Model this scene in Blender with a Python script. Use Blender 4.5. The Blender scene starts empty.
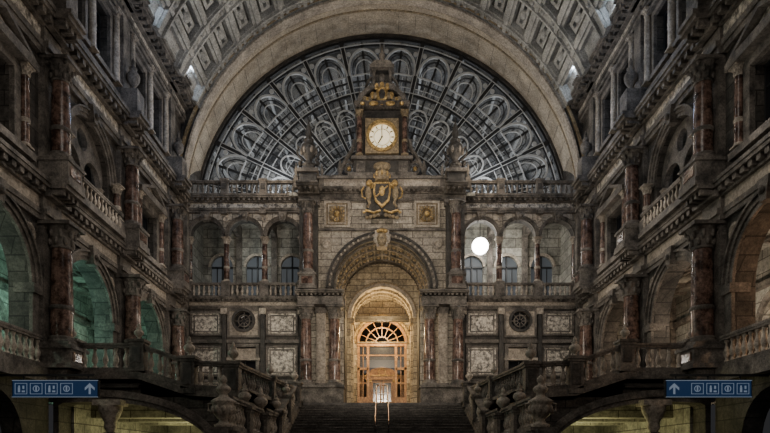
import bpy, bmesh, math, random
from mathutils import Vector
from mathutils.geometry import tessellate_polygon
random.seed(4)
pi=math.pi
S=bpy.context.scene

# ------------------------------------------------------------------ materials
def newmat(name):
    m=bpy.data.materials.new(name); m.use_nodes=True
    nt=m.node_tree; nt.nodes.clear()
    o=nt.nodes.new('ShaderNodeOutputMaterial'); p=nt.nodes.new('ShaderNodeBsdfPrincipled')
    nt.links.new(p.outputs[0],o.inputs[0])
    return m,nt,p
def stone(name,c1,c2,scale=1.2,rough=.7,brick=None,bump=.7,contrast=(.35,.68),fine=9.0,metal=0):
    m,nt,p=newmat(name); L=nt.links; N=nt.nodes
    g=N.new('ShaderNodeNewGeometry')
    n=N.new('ShaderNodeTexNoise'); n.inputs['Scale'].default_value=scale; n.inputs['Detail'].default_value=9; n.inputs['Roughness'].default_value=.68
    L.new(g.outputs['Position'],n.inputs['Vector'])
    r=N.new('ShaderNodeValToRGB'); r.color_ramp.elements[0].position=contrast[0]; r.color_ramp.elements[1].position=contrast[1]
    r.color_ramp.elements[0].color=(*c1,1); r.color_ramp.elements[1].color=(*c2,1)
    L.new(n.outputs['Fac'],r.inputs['Fac'])
    n2=N.new('ShaderNodeTexNoise'); n2.inputs['Scale'].default_value=fine; n2.inputs['Detail'].default_value=6; n2.inputs['Roughness'].default_value=.75
    L.new(g.outputs['Position'],n2.inputs['Vector'])
    mr=N.new('ShaderNodeMapRange'); mr.inputs['From Min'].default_value=.3; mr.inputs['From Max'].default_value=.7; mr.inputs['To Min'].default_value=.3; mr.inputs['To Max'].default_value=1.5
    L.new(n2.outputs['Fac'],mr.inputs['Value'])
    mx=N.new('ShaderNodeMix'); mx.data_type='RGBA'; mx.blend_type='MULTIPLY'; mx.inputs['Factor'].default_value=1
    L.new(r.outputs['Color'],mx.inputs['A']); L.new(mr.outputs[0],mx.inputs['B'])
    col=mx.outputs['Result']; h=n2.outputs['Fac']
    if brick:
        s=N.new('ShaderNodeSeparateXYZ'); L.new(g.outputs['Position'],s.inputs[0])
        a=N.new('ShaderNodeMath'); a.operation='ADD'; L.new(s.outputs[0],a.inputs[0]); L.new(s.outputs[1],a.inputs[1])
        c=N.new('ShaderNodeCombineXYZ'); L.new(a.outputs[0],c.inputs[0]); L.new(s.outputs[2],c.inputs[1])
        b=N.new('ShaderNodeTexBrick'); b.inputs['Scale'].default_value=1; b.inputs['Brick Width'].default_value=brick[0]; b.inputs['Row Height'].default_value=brick[1]
        b.inputs['Mortar Size'].default_value=.022; b.inputs['Color1'].default_value=(1,1,1,1); b.inputs['Color2'].default_value=(.62,.62,.6,1); b.inputs['Mortar'].default_value=(.22,.2,.19,1)
        L.new(c.outputs[0],b.inputs['Vector'])
        m2=N.new('ShaderNodeMix'); m2.data_type='RGBA'; m2.blend_type='MULTIPLY'; m2.inputs['Factor'].default_value=1
        L.new(col,m2.inputs['A']); L.new(b.outputs['Color'],m2.inputs['B']); col=m2.outputs['Result']
    L.new(col,p.inputs['Base Color'])
    p.inputs['Roughness'].default_value=rough; p.inputs['Metallic'].default_value=metal
    bp=N.new('ShaderNodeBump'); bp.inputs['Strength'].default_value=bump; bp.inputs['Distance'].default_value=.08
    L.new(h,bp.inputs['Height']); L.new(bp.outputs[0],p.inputs['Normal'])
    return m
def emis(name,c,s,base=None):
    m,nt,p=newmat(name); p.inputs['Base Color'].default_value=(*(base or c),1); p.inputs['Emission Color'].default_value=(*c,1); p.inputs['Emission Strength'].default_value=s
    return m
def plain(name,c,rough=.5,metal=0):
    m,nt,p=newmat(name); p.inputs['Base Color'].default_value=(*c,1); p.inputs['Roughness'].default_value=rough; p.inputs['Metallic'].default_value=metal
    return m
def glassmat(name,tint=(.8,.85,.9),f=.06,rough=.08):
    m=bpy.data.materials.new(name); m.use_nodes=True; nt=m.node_tree; nt.nodes.clear()
    o=nt.nodes.new('ShaderNodeOutputMaterial'); t=nt.nodes.new('ShaderNodeBsdfTransparent'); g=nt.nodes.new('ShaderNodeBsdfGlossy'); x=nt.nodes.new('ShaderNodeMixShader')
    t.inputs[0].default_value=(*tint,1); g.inputs['Roughness'].default_value=rough; x.inputs[0].default_value=f
    nt.links.new(t.outputs[0],x.inputs[1]); nt.links.new(g.outputs[0],x.inputs[2]); nt.links.new(x.outputs[0],o.inputs[0])
    return m
def frosted(name):
    m=bpy.data.materials.new(name); m.use_nodes=True; nt=m.node_tree; nt.nodes.clear(); N=nt.nodes; L=nt.links
    o=N.new('ShaderNodeOutputMaterial'); t=N.new('ShaderNodeBsdfTransparent'); d=N.new('ShaderNodeBsdfDiffuse'); x=N.new('ShaderNodeMixShader')
    t.inputs[0].default_value=(.95,.95,.94,1); d.inputs[0].default_value=(.58,.59,.58,1)
    g=N.new('ShaderNodeNewGeometry'); n=N.new('ShaderNodeTexNoise'); n.inputs['Scale'].default_value=.9; n.inputs['Detail'].default_value=6
    L.new(g.outputs['Position'],n.inputs['Vector']); r=N.new('ShaderNodeMapRange'); r.inputs['From Min'].default_value=.42; r.inputs['From Max'].default_value=.65; r.inputs['To Min'].default_value=.0; r.inputs['To Max'].default_value=.28
    L.new(n.outputs['Fac'],r.inputs['Value']); L.new(r.outputs[0],x.inputs[0]); L.new(t.outputs[0],x.inputs[1]); L.new(d.outputs[0],x.inputs[2]); L.new(x.outputs[0],o.inputs[0])
    return m
M={}
M['dark']=stone('stone_weathered',(.03,.026,.023),(.17,.15,.13),1.1,brick=(1.1,.5))
M['trim']=stone('stone_trim',(.034,.03,.026),(.29,.255,.22),1.6,fine=14)
M['black']=stone('stone_black',(.012,.011,.010),(.08,.07,.06),2.0,rough=.45)
M['beige']=stone('ashlar_beige',(.34,.30,.25),(.68,.60,.50),.8,brick=(1.2,.42))
M['beigep']=stone('beige_plain',(.26,.225,.185),(.60,.52,.43),1.3)
M['warm']=stone('ashlar_warm',(.42,.34,.23),(.72,.6,.42),.9,brick=(.9,.4))
M['brown']=stone('marble_brown',(.036,.019,.014),(.23,.145,.115),3.2,rough=.18,bump=.12,contrast=(.4,.62))
M['mottle']=stone('marble_mottled',(.10,.088,.075),(.76,.69,.59),5,rough=.35,bump=.2,contrast=(.4,.58),fine=16)
M['vault']=stone('vault_stone',(.22,.215,.20),(.58,.56,.52),.9,fine=12)
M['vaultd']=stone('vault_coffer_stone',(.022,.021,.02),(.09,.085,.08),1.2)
M['cream']=stone('arch_cream',(.32,.27,.205),(.6,.51,.39),.8,fine=10,bump=.3)
M['gold']=stone('gilding',(.2,.125,.045),(.85,.58,.23),4,rough=.38,bump=.5,metal=.55)
M['goldd']=stone('gilding_dull',(.12,.09,.055),(.38,.29,.17),5,rough=.5,bump=.5)
M['wood']=stone('oak_varnished',(.26,.12,.04),(.58,.32,.12),4,rough=.4,bump=.1)
M['iron']=plain('iron_painted',(.02,.021,.023),.5,.2)
M['ironl']=plain('iron_light',(.44,.455,.465),.55)
M['shed']=stone('shed_roof_panel',(.024,.025,.028),(.21,.215,.225),.45,rough=.5,contrast=(.42,.6))
M['glass']=frosted('glass_pane_dusty')
M['pane']=glassmat('glass_door_pane',(.95,.92,.88),.03,.3)
M['dglass']=plain('glass_dark',(.012,.014,.018),.12)
M['floor']=stone('floor_marble',(.16,.14,.12),(.3,.27,.24),.8,rough=.25,brick=(1.2,1.2),bump=.05)
M['step']=stone('step_stone',(.05,.045,.041),(.16,.142,.128),1.2,rough=.5,bump=.2)
M['plaster']=stone('gallery_plaster',(.22,.22,.2),(.54,.52,.46),.7,bump=.3,fine=5,brick=(1.4,.6))
M['lamp']=emis('lamp_globe',(1,.97,.90),18)
M['amber']=emis('lamp_amber',(1,.55,.2),8)
M['face']=emis('clock_face_opal',(.95,.82,.55),.8)
M['handb']=plain('clock_black',(.01,.01,.01),.4)
M['signb']=emis('sign_blue',(.010,.033,.09),.5,(.008,.015,.03))
M['signw']=emis('sign_white',(.3,.37,.48),.4,(.10,.12,.15))
M['brass']=plain('brass_rail',(.30,.17,.11),.45,.6)
M['bluegl']=emis('evening_glass',(.2,.22,.24),.2,(.05,.06,.07))

# ------------------------------------------------------------------ mesh builder
Z=Vector((0,0,1))
FW=(Vector((0,0,0)),Vector((1,0,0)),Z,Vector((0,-1,0)))
def FB(s=1,y=36): return (Vector((0,y,0)),Vector((s,0,0)),Z,Vector((0,-1,0)))
def FS(s): return (Vector((12*s,0,0)),Vector((0,1,0)),Z,Vector((-s,0,0)))
class B:
    def __init__(self,name,frame=FW):
        self.name=name; self.v=[]; self.f=[]; self.fm=[]; self.sm=[]; self.mats=[]; self.fr=frame
    def P(self,u,v,w): O,U,V,W=self.fr; return O+U*u+V*v+W*w
    def mi(self,m):
        if m not in self.mats: self.mats.append(m)
        return self.mats.index(m)
    def add(self,pts,faces,m,smooth=False):
        o=len(self.v); self.v+= [tuple(p) for p in pts]; k=self.mi(m)
        for f in faces:
            self.f.append([o+i for i in f]); self.fm.append(k); self.sm.append(smooth)
    def hexa(self,p,m): self.add(p,[(0,1,2,3),(4,7,6,5),(0,4,5,1),(1,5,6,2),(2,6,7,3),(3,7,4,0)],m)
    def box(self,u0,u1,v0,v1,w0,w1,m):
        self.hexa([self.P(*q) for q in ((u0,v0,w0),(u1,v0,w0),(u1,v1,w0),(u0,v1,w0),(u0,v0,w1),(u1,v0,w1),(u1,v1,w1),(u0,v1,w1))],m)
    def plate(self,outer,holes,w0,w1,m):
        loops=[outer]+holes
        tris=tessellate_polygon([[Vector((a,b,0)) for a,b in l] for l in loops])
        flat=[p for l in loops for p in l]; n=len(flat)
        pts=[self.P(a,b,w0) for a,b in flat]+[self.P(a,b,w1) for a,b in flat]
        fs=[tuple(t) for t in tris]+[tuple(n+i for i in reversed(t)) for t in tris]
        o=0
        for l in loops:
            k=len(l)
            for i in range(k):
                j=(i+1)%k; fs.append((o+i,o+j,n+o+j,n+o+i))
            o+=k
        self.add(pts,fs,m)
    def lathe(self,u,v,w,prof,m,seg=10,axis='v',sx=1,sy=1):
        pts=[];fs=[];k=len(prof)
        for r,h in prof:
            for i in range(seg):
                a=2*pi*(i+.5)/seg
                c,s_=r*math.cos(a)*sx,r*math.sin(a)*sy
                pts.append(self.P(u+c,v+h,w+s_) if axis=='v' else self.P(u+c,v+s_,w+h) if axis=='w' else self.P(u+h,v+c,w+s_))
        for j in range(k-1):
            for i in range(seg):
                i2=(i+1)%seg; fs.append((j*seg+i,j*seg+i2,(j+1)*seg+i2,(j+1)*seg+i))
        self.add(pts,fs,m,True)
        self.add(pts[:seg],[tuple(range(seg))],m); self.add(pts[-seg:],[tuple(range(seg))],m)
    def ell(self,u,v,w,ru,rv,rw,m,seg=10,rings=7):
        prof=[(max(.001,math.sin(pi*i/rings)),-math.cos(pi*i/rings)*rv) for i in range(rings+1)]
        self.lathe(u,v,w,prof,m,seg,'v',ru,rw)
    def ring(self,cu,cv,r0,r1,a0,a1,w0,w1,m,n=32):
        pts=[];fs=[]
        for i in range(n+1):
            a=a0+(a1-a0)*i/n; c,s_=math.cos(a),math.sin(a)
            for r,w in ((r0,w0),(r1,w0),(r1,w1),(r0,w1)): pts.append(self.P(cu+r*c,cv+r*s_,w))
        for i in range(n):
            for k in range(4):
                k2=(k+1)%4; fs.append((4*i+k,4*i+k2,4*i+4+k2,4*i+4+k))
        fs+=[(0,1,2,3),(4*n,4*n+3,4*n+2,4*n+1)]
        self.add(pts,fs,m)
    def cone(self,cu,cv,r0,w0,r1,w1,a0,a1,m,n=40,t=.25):
        pts=[];fs=[]
        for i in range(n+1):
            a=a0+(a1-a0)*i/n; c,s_=math.cos(a),math.sin(a)
            for r,w in ((r0,w0),(r1,w1),(r1+t,w1),(r0+t,w0)): pts.append(self.P(cu+r*c,cv+r*s_,w))
        for i in range(n):
            for k in range(4):
                k2=(k+1)%4; fs.append((4*i+k,4*i+k2,4*i+4+k2,4*i+4+k))
        self.add(pts,fs,m)
    def tube(self,pts,r,m,seg=4):
        W=[self.P(*p) for p in pts]; P=[];F=[]
        for i,p in enumerate(W):
            d=(W[min(i+1,len(W)-1)]-W[max(i-1,0)]).normalized()
            up=Z if abs(d.z)<.9 else Vector((0,1,0))
            a=d.cross(up).normalized(); b=d.cross(a).normalized()
            for k in range(seg):
                t=2*pi*(k+.5)/seg; P.append(p+a*r*math.cos(t)+b*r*math.sin(t))
        for i in range(len(W)-1):
            for k in range(seg):
                k2=(k+1)%seg; F.append((i*seg+k,i*seg+k2,(i+1)*seg+k2,(i+1)*seg+k))
        F+=[tuple(range(seg)),tuple(range((len(W)-1)*seg,len(W)*seg))]
        self.add(P,F,m)
    def beam(self,p,q,wd,z0,z1,m):
        p=Vector(p);q=Vector(q); d=(q-p); d.z=0; n=Vector((-d.y,d.x,0)).normalized()*wd/2
        a=[p-n+Z*z0,q-n+Z*z0,q+n+Z*z0,p+n+Z*z0]; b=[x+Z*(z1-z0) for x in a]
        self.hexa(a+b,m)
    def done(self,parent=None):
        me=bpy.data.meshes.new(self.name+'_mesh'); me.from_pydata(self.v,[],self.f)
        for m in self.mats: me.materials.append(M[m])
        me.polygons.foreach_set('material_index',self.fm); me.polygons.foreach_set('use_smooth',self.sm); me.update()
        bm=bmesh.new(); bm.from_mesh(me); bmesh.ops.recalc_face_normals(bm,faces=bm.faces); bm.to_mesh(me); bm.free()
        o=bpy.data.objects.new(self.name,me); S.collection.objects.link(o)
        if parent: o.parent=parent
        return o
def arc(cu,cv,r,a0,a1,n=16): return [(cu+r*math.cos(a0+(a1-a0)*i/n),cv+r*math.sin(a0+(a1-a0)*i/n)) for i in range(n+1)]
def arched(cu,hw,v0,vs): return [(cu+hw,v0)]+arc(cu,vs,hw,0,pi)+[(cu-hw,v0)]
def rect(u0,u1,v0,v1): return [(u0,v0),(u1,v0),(u1,v1),(u0,v1)]

# ------------------------------------------------------------------ architectural parts
def column(b,u,w,v0,v1,r,shaft='brown',cap='trim',seg=14,ped=0):
    if ped:
        b.box(u-r*1.55,u+r*1.55,v0,v0+ped,w-r*1.55,w+r*1.55,cap)
        b.box(u-r*1.75,u+r*1.75,v0+ped-.12,v0+ped,w-r*1.75,w+r*1.75,cap); b.box(u-r*1.75,u+r*1.75,v0,v0+.16,w-r*1.75,w+r*1.75,cap)
        b.box(u-r*1.05,u+r*1.05,v0+.28,v0+ped-.22,w+r*1.5,w+r*1.63,'brown')
        v0+=ped
    H=v1-v0; ch=r*2.3
    b.box(u-r*1.35,u+r*1.35,v0,v0+r*.35,w-r*1.35,w+r*1.35,cap)
    b.lathe(u,v0+r*.35,w,[(r*1.3,0),(r*1.35,r*.15),(r*1.2,r*.3),(r*1.1,r*.38),(r*1.2,r*.5),(r*1.05,r*.65)],cap,seg)
    s0=v0+r; s1=v1-ch
    b.lathe(u,s0,w,[(r,0),(r*1.0,(s1-s0)*.33),(r*.93,(s1-s0)*.75),(r*.86,s1-s0)],shaft,seg)
    if H>r*9:
        hh=s0+(s1-s0)*.3
        b.lathe(u,hh,w,[(r*1.0,0),(r*1.12,.04),(r*1.12,.12),(r*1.0,.16)],cap,seg)
    b.lathe(u,s1,w,[(r*.95,0),(r*1.02,.04),(r*.88,.1),(r*.95,ch*.4),(r*1.1,ch*.65),(r*1.4,ch*.84)],cap,seg)
    for row,(hh,rr) in enumerate(((.12,1.0),(.42,1.12))):
        for i in range(8):
            a=2*pi*(i+row*.5)/8; cu,cw=math.cos(a),math.sin(a)
            b.ell(u+cu*r*rr,s1+ch*(hh+.15),w+cw*r*rr,r*.2,ch*.17,r*.2,cap,5,4)
    for a in (pi/4,3*pi/4,5*pi/4,7*pi/4):
        b.ell(u+math.cos(a)*r*1.4,v1-ch*.22,w+math.sin(a)*r*1.4,r*.26,r*.26,r*.26,cap,6,4)
    b.box(u-r*1.5,u+r*1.5,v1-ch*.14,v1,w-r*1.5,w+r*1.5,cap)
def entab(b,u0,u1,v0,v1,w0,proj,m='trim',dent=.35,frieze=None):
    H=v1-v0
    b.box(u0,u1,v0,v0+H*.14,w0,w0+proj*.25,m); b.box(u0,u1,v0+H*.14,v0+H*.28,w0,w0+proj*.34,m)
    b.box(u0,u1,v0+H*.28,v0+H*.6,w0,w0+proj*.22,frieze or m)
    b.box(u0,u1,v0+H*.6,v0+H*.68,w0,w0+proj*.45,m)
    b.box(u0,u1,v0+H*.8,v0+H*.9,w0,w0+proj*.92,m); b.box(u0,u1,v0+H*.9,v1,w0,w0+proj,m)
    n=max(1,int((u1-u0)/dent)); d=(u1-u0)/n
    b.box(u0,u1,v0+H*.68,v0+H*.8,w0,w0+proj*.4,m)
    for i in range(n): b.box(u0+d*(i+.25),u0+d*(i+.75),v0+H*.66,v0+H*.8,w0+proj*.4,w0+proj*.8,m)
BAL=[(.085,0),(.085,.06),(.05,.09),(.06,.14),(.105,.26),(.11,.34),(.07,.48),(.045,.6),(.05,.66),(.075,.7),(.075,.76)]
def balus(b,p,q,h=1.05,m='trim',sp=.34,wd=.3,bm_=None):
    p=Vector(p);q=Vector(q)
    b.beam(p,q,wd,0,h*.14,m); b.beam(p,q,wd*1.0,h*.86,h,m); b.beam(p,q,wd*1.25,h*.94,h*1.0+.02,m)
    L=(q-p).length; n=max(1,int(L/sp)); k=h*.72/.76
    fr=b.fr; b.fr=FW
    for i in range(n):
        c=p.lerp(q,(i+.5)/n)
        b.lathe(c.x,c.z+h*.14,-c.y,[(r*h/1.05,z*k) for r,z in BAL],bm_ or m,8)
    b.fr=fr
URN=[(.16,0),(.2,.05),(.1,.12),(.08,.2),(.2,.3),(.32,.45),(.34,.6),(.24,.72),(.14,.78),(.2,.84),(.2,.88),(.08,.95),(.1,1.02),(.1,1.1),(.02,1.25)]
def newel(b,x,y,z,h=1.3,w=.5,urn=.7,m='trim'):
    fr=b.fr; b.fr=FW; k=w/2
    b.box(x-k*1.15,x+k*1.15,z,z+.18,-y-k*1.15,-y+k*1.15,m)
    b.box(x-k,x+k,z+.18,z+h-.12,-y-k,-y+k,m)
    b.box(x-k*.6,x+k*.6,z+.32,z+h-.28,-y+k,-y+k*1.1,'black')
    b.box(x-k*1.12,x+k*1.12,z+h-.2,z+h-.1,-y-k*1.12,-y+k*1.12,m)
    b.box(x-k*1.28,x+k*1.28,z+h-.1,z+h,-y-k*1.28,-y+k*1.28,m)
    if urn: b.lathe(x,z+h,-y,[(r*urn,q*urn) for r,q in URN],'beigep',12)
    b.fr=fr
def archivolt(b,cu,cv,r,w,m='trim',t=.35,key=True,n=24):
    b.ring(cu,cv,r,r+t*.4,0,pi,w-.02,w+.1,m,n); b.ring(cu,cv,r+t*.4,r+t*.8,0,pi,w-.02,w+.16,m,n); b.ring(cu,cv,r+t*.8,r+t,0,pi,w-.02,w+.24,m,n)
    if key:
        b.plate([(cu-.16,cv+r-.12),(cu+.16,cv+r-.12),(cu+.28,cv+r+t+.18),(cu-.28,cv+r+t+.18)],[],w,w+.36,m)
        b.lathe(cu,cv+r+t*.5,w+.36,[(.12,0),(.14,.06),(.06,.12)],m,8,'w')
def panel(b,u0,u1,v0,v1,w,fill='mottle',fr='trim',t=.12):
    b.plate(rect(u0,u1,v0,v1),[rect(u0+t,u1-t,v0+t,v1-t)],w,w+.12,fr)
    b.plate(rect(u0+t,u1-t,v0+t,v1-t),[],w,w+.04,fill)
    b.plate(rect(u0+t*1.8,u1-t*1.8,v0+t*1.8,v1-t*1.8),[rect(u0+t*2.4,u1-t*2.4,v0+t*2.4,v1-t*2.4)],w+.03,w+.08,fr)

# ------------------------------------------------------------------ floor
b=B('floor'); b.box(-12.8,12.8,-.2,0,-21.9,8,'floor'); b.box(-20,20,-.2,0,-36,-21.9,'floor'); b.done()

# ------------------------------------------------------------------ side walls
BAYS=[6.15,12.25,18.35,24.45,30.55]; COLS=[3.1,9.2,15.3,21.4,27.5,33.6]
for s,nm in ((-1,'left'),(1,'right')):
    F=FS(s)
    b=B('wall_'+nm,F)
    holes=[]
    for i,c in enumerate(BAYS):
        holes.append(arched(c,2.05,4.82,7.6))
        if i in (1,3): holes.append(arched(c,1.8,11.6,13.6))
        else: holes.append(rect(c-.95,c+.95,12.0,14.3))
        holes.append(rect(c-1.75,c-.45,18.6,21.0)); holes.append(rect(c+.45,c+1.75,18.6,21.0))
    b.plate(rect(-8,40,4.5,23.0),holes,-.7,0,'dark')
    b.plate(rect(-8,21.6,0,4.5),[arched(c,1.7,0.05,2.2) for c in BAYS[:3]],-.7,0,'dark')
    b.box(36.02,40,0,30,-1,-.02,'dark')
    for i,c in enumerate(BAYS):
        archivolt(b,c,7.6,2.05,0,'trim',.42)
        for e in (-1,1):
            b.box(c+2.05 if e>0 else c-2.45,c+2.45 if e>0 else c-2.05,4.8,7.35,0,.12,'trim')
            b.box(c+(1.98 if e>0 else -2.52),c+(2.52 if e>0 else -1.98),7.3,7.62,-.5,.22,'trim')
            b.lathe(c+e*2.0,9.35,0,[(.32,0),(.32,.08),(.2,.1),(.2,.04),(.02,.04)],'beigep',16,'w')
        if i in (1,3):
            archivolt(b,c,13.6,1.8,0,'trim',.36)
            b.plate([(c+1.8,13.6)]+arc(c,13.6,1.8,0,pi)[1:]+[(c-1.72,13.6)]+list(reversed(arc(c-.88,13.3,.76,0,pi,12)))+list(reversed(arc(c+.88,13.3,.76,0,pi,12))),[arc(c,14.65,.42,0,2*pi,16)[:-1]],-.45,-.22,'trim')
            for e in (-1.66,0,1.66): column(b,c+e,-.33,12.2,13.35,.13,'brown','beigep',10)
            b.box(c-1.8,c+1.8,11.4,11.6,-.6,.1,'trim')
            for e in (-1,1):
                column(b,c+e*2.15,.25,12.2,13.75,.17,'brown','beigep',10); b.box(c+e*2.15-.3,c+e*2.15+.3,11.4,12.2,0,.5,'trim')
            b.box(c-1.9,c+1.9,11.3,11.5,0,.75,'trim'); balus(b,F[0]+Vector((-s*.6,c-1.75,11.5)),F[0]+Vector((-s*.6,c+1.75,11.5)),.8,'trim',.3,.22,'beigep')
        else:
            b.plate(rect(c-1.3,c+1.3,11.7,14.65),[rect(c-.95,c+.95,12.0,14.3)],0,.18,'trim')
            for e in (-1,1): column(b,c+e*1.45,.22,11.9,14.6,.15,'brown','beigep',10)
            b.box(c-1.8,c+1.8,14.6,14.8,0,.5,'trim'); b.box(c-1.7,c+1.7,11.55,11.8,0,.45,'trim')
            b.plate([(c-1.85,14.8),(c+1.85,14.8),(c,15.6)],[[(c-1.3,14.92),(c+1.3,14.92),(c,15.45)]],0,.5,'trim'); b.plate([(c-1.3,14.92),(c+1.3,14.92),(c,15.45)],[],0,.2,'mottle')
        for e in (-1.1,1.1):
            b.plate(rect(c+e-.85,c+e+.85,18.45,21.25),[rect(c+e-.65,c+e+.65,18.6,21.0)],0,.14,'trim')
            b.box(c+e-.95,c+e+.95,21.25,21.42,0,.3,'trim'); b.box(c+e-.9,c+e+.9,18.25,18.45,0,.26,'trim')
        for e in (-2.2,0,2.2): column(b,c+e,.2,18.3,21.6,.15,'beigep','beigep',8)
    entab(b,-8,36,9.95,11.3,0,.55,'trim',.42,'beigep'); entab(b,-8,36,15.75,17.3,0,.7,'trim',.45,'mottle'); entab(b,-8,36,21.7,23.0,0,.95,'trim',.5,'mottle')
    b.box(-8,36,17.3,18.1,0,.2,'trim'); b.box(-8,36,11.3,11.5,0,.3,'trim')
    b.box(-8,21.9,4.3,4.8,0,.4,'trim')
    for c in COLS:
        entab(b,c-.6,c+.6,9.95,11.3,0,1.15,'trim',.3); entab(b,c-.55,c+.55,15.75,17.3,0,1.2,'trim',.3); entab(b,c-.5,c+.5,21.7,23,0,1.2,'trim',.3)
        b.box(c-.5,c+.5,4.8,9.95,0,.22,'trim'); b.box(c-.45,c+.45,11.4,15.75,0,.2,'trim')
        b.box(c-.4,c+.4,17.3,18.4,0,.95,'trim'); b.box(c-.34,c+.34,18.4,21.7,0,.3,'trim')
        b.lathe(c,18.4,.6,[(r*.9,q*1.3) for r,q in URN],'trim',10)
        b.plate(rect(c-.45,c+.45,4.3,4.8),[],0,1.0,'trim')
    wall=b.done()
    for c in COLS:
        q=B('engaged_column',F)
        column(q,c,.58,4.8,9.95,.38,'brown','trim',16,ped=.8); q.done()
        q=B('engaged_column',F)
        column(q,c,.55,11.3,15.75,.33,'brown','trim',16,ped=.85); q.done()
    k=0
    for i,c in enumerate(BAYS):
        L=[] if i in (1,3) else [(c-.95,c+.95,12.0,14.3)]
        L+=[(c-1.75,c-.45,18.6,21),(c+.45,c+1.75,18.6,21)]
        for (u0,u1,v0,v1) in L:
            k+=1; q=B('window_%s_%d'%(nm,k),F)
            q.box(u0,u1,v0,v1,-.42,-.4,'dglass'); q.plate(rect(u0,u1,v0,v1),[rect(u0+.08,u1-.08,v0+.08,v1-.08)],-.4,-.3,'iron')
            q.box((u0+u1)/2-.04,(u0+u1)/2+.04,v0,v1,-.4,-.32,'iron'); q.box(u0,u1,v0+(v1-v0)*.66,v0+(v1-v0)*.66+.07,-.4,-.32,'iron'); q.done()
    b=B('gallery',F)
    b.box(-8,36,4.5,4.8,-4.6,-.7,'step'); b.box(-8,36,10.6,11.3,-4.6,-.7,'plaster'); b.box(-8,36,17,17.4,-4.6,-.7,'plaster')
    nh=[arched(c,1.35,4.9,7.2) for c in BAYS]
    b.plate(rect(-8,36,4.5,11),nh,-4.6,-4.3,'plaster'); b.plate(rect(-8,36,11,17.4),[arched(c,1.0,11.4,13.8) for c in BAYS],-4.6,-4.3,'plaster')
    b.box(-8,36,4.5,17.4,-5.4,-5.2,'plaster'); b.box(-8,-7.7,4.5,17,-5.3,-.7,'plaster'); b.box(35.7,36,4.5,17,-5.3,-.7,'plaster')
    for c in BAYS:
        b.ring(c,7.2,1.35,1.6,0,pi,-4.3,-4.15,'trim',20); b.box(c-1.6,c-1.35,4.8,7.2,-4.3,-4.15,'trim'); b.box(c+1.35,c+1.6,4.8,7.2,-4.3,-4.15,'trim')
        b.ring(c,13.8,1.0,1.2,0,pi,-4.3,-4.18,'beigep',16)
        b.box(c-1.35,c+1.35,4.8,8.6,-5.2,-5.12,'dglass')
        for x in (-1,-.5,0,.5,1): b.box(c+x-.04,c+x+.04,4.8,8.4,-5.1,-5.0,'wood')
        for z in (5.6,6.4,7.2,7.8): b.box(c-1.35,c+1.35,z,z+.07,-5.1,-5.0,'wood')
    b.box(-8,36,8.9,9.15,-4.3,-4.05,'trim')
    for c in COLS:
        b.box(c-.35,c+.35,4.8,10.6,-4.3,-4.0,'trim'); b.box(c-.5,c+.5,8.8,9.2,-4.3,-3.85,'trim')
        O=b.fr; b.fr=(O[0]+O[1]*c+O[3]*-2.5,O[3],O[2],O[1])
        b.ring(0,8.9,1.5,1.8,0,pi,-.3,.3,'trim',20); b.fr=O
    for c in BAYS:
        for w_ in (-1.5,-2.5,-3.5): b.box(c-2.4,c+2.4,10.45,10.6,w_-.08,w_+.08,'trim')
        for x in (-1.6,0,1.6): b.box(c+x-.08,c+x+.08,10.45,10.6,-4.3,-.7,'trim')
    b.done(wall)
    for c in BAYS[:3]:
        q=B('gallery_balustrade'); x=s*11.8
        balus(q,(x,c-2.35,4.8),(x,c+2.35,4.8),1.05,'trim',.33,.26,'beigep'); q.done()

# ------------------------------------------------------------------ vault
b=B('ceiling',FB())
a0=math.asin(5.3/12.5)
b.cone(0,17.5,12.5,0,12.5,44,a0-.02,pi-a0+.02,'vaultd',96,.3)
a1=math.asin(6.4/12.5)
for sg in (0,1):
    x0,x1=(a0,a1) if sg==0 else (pi-a1,pi-a0)
    b.ring(0,17.5,12.4,12.52,x0,x1,0,44,'vault',4)
NR=16; st=(pi-2*a1)/NR
for i in range(15):
    w=.5+i*3.0
    b.ring(0,17.5,12.1,12.52,a0,pi-a0,w-.42,w+.42,'vault',72); b.ring(0,17.5,11.94,12.2,a0,pi-a0,w-.38,w-.26,'vault',72); b.ring(0,17.5,11.94,12.2,a0,pi-a0,w+.26,w+.38,'vault',72)
    for j in range(NR*2):
        aa=a1+st*(j+.5)/2; cx,cz=12.06*math.cos(aa),17.5+12.06*math.sin(aa); b.ell(cx,cz,w,.15,.15,.15,'vault',6,5)
for j in range(NR+1):
    a=a1+j*st; d=.024
    b.ring(0,17.5,12.12,12.52,a-d,a+d,0,42,'vault',1)
    b.ring(0,17.5,12.0,12.2,a-d*.4,a+d*.4,0,42,'vault',1)
for i in range(14):
    w0=.5+i*3+.42; w1=w0+2.16
    for j in range(NR):
        aa=a1+st*j+.024; ab=a1+st*(j+1)-.024
        m1=.016
        for (x0,x1,y0,y1) in ((aa+m1,aa+m1+.016,w0+.22,w1-.22),(ab-m1-.016,ab-m1,w0+.22,w1-.22),(aa+m1,ab-m1,w0+.22,w0+.42),(aa+m1,ab-m1,w1-.42,w1-.22)):
            b.ring(0,17.5,12.28,12.52,x0,x1,y0,y1,'vault',2)
        am=(aa+ab)/2; b.ell(12.36*math.cos(am),17.5+12.36*math.sin(am),(w0+w1)/2,.26,.24,.36,'vault',8,5)
b.box(-12.9,-11.0,23.0,23.15,0,44,'vault'); b.box(11.0,12.9,23.0,23.15,0,44,'vault')
b.done()

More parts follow.
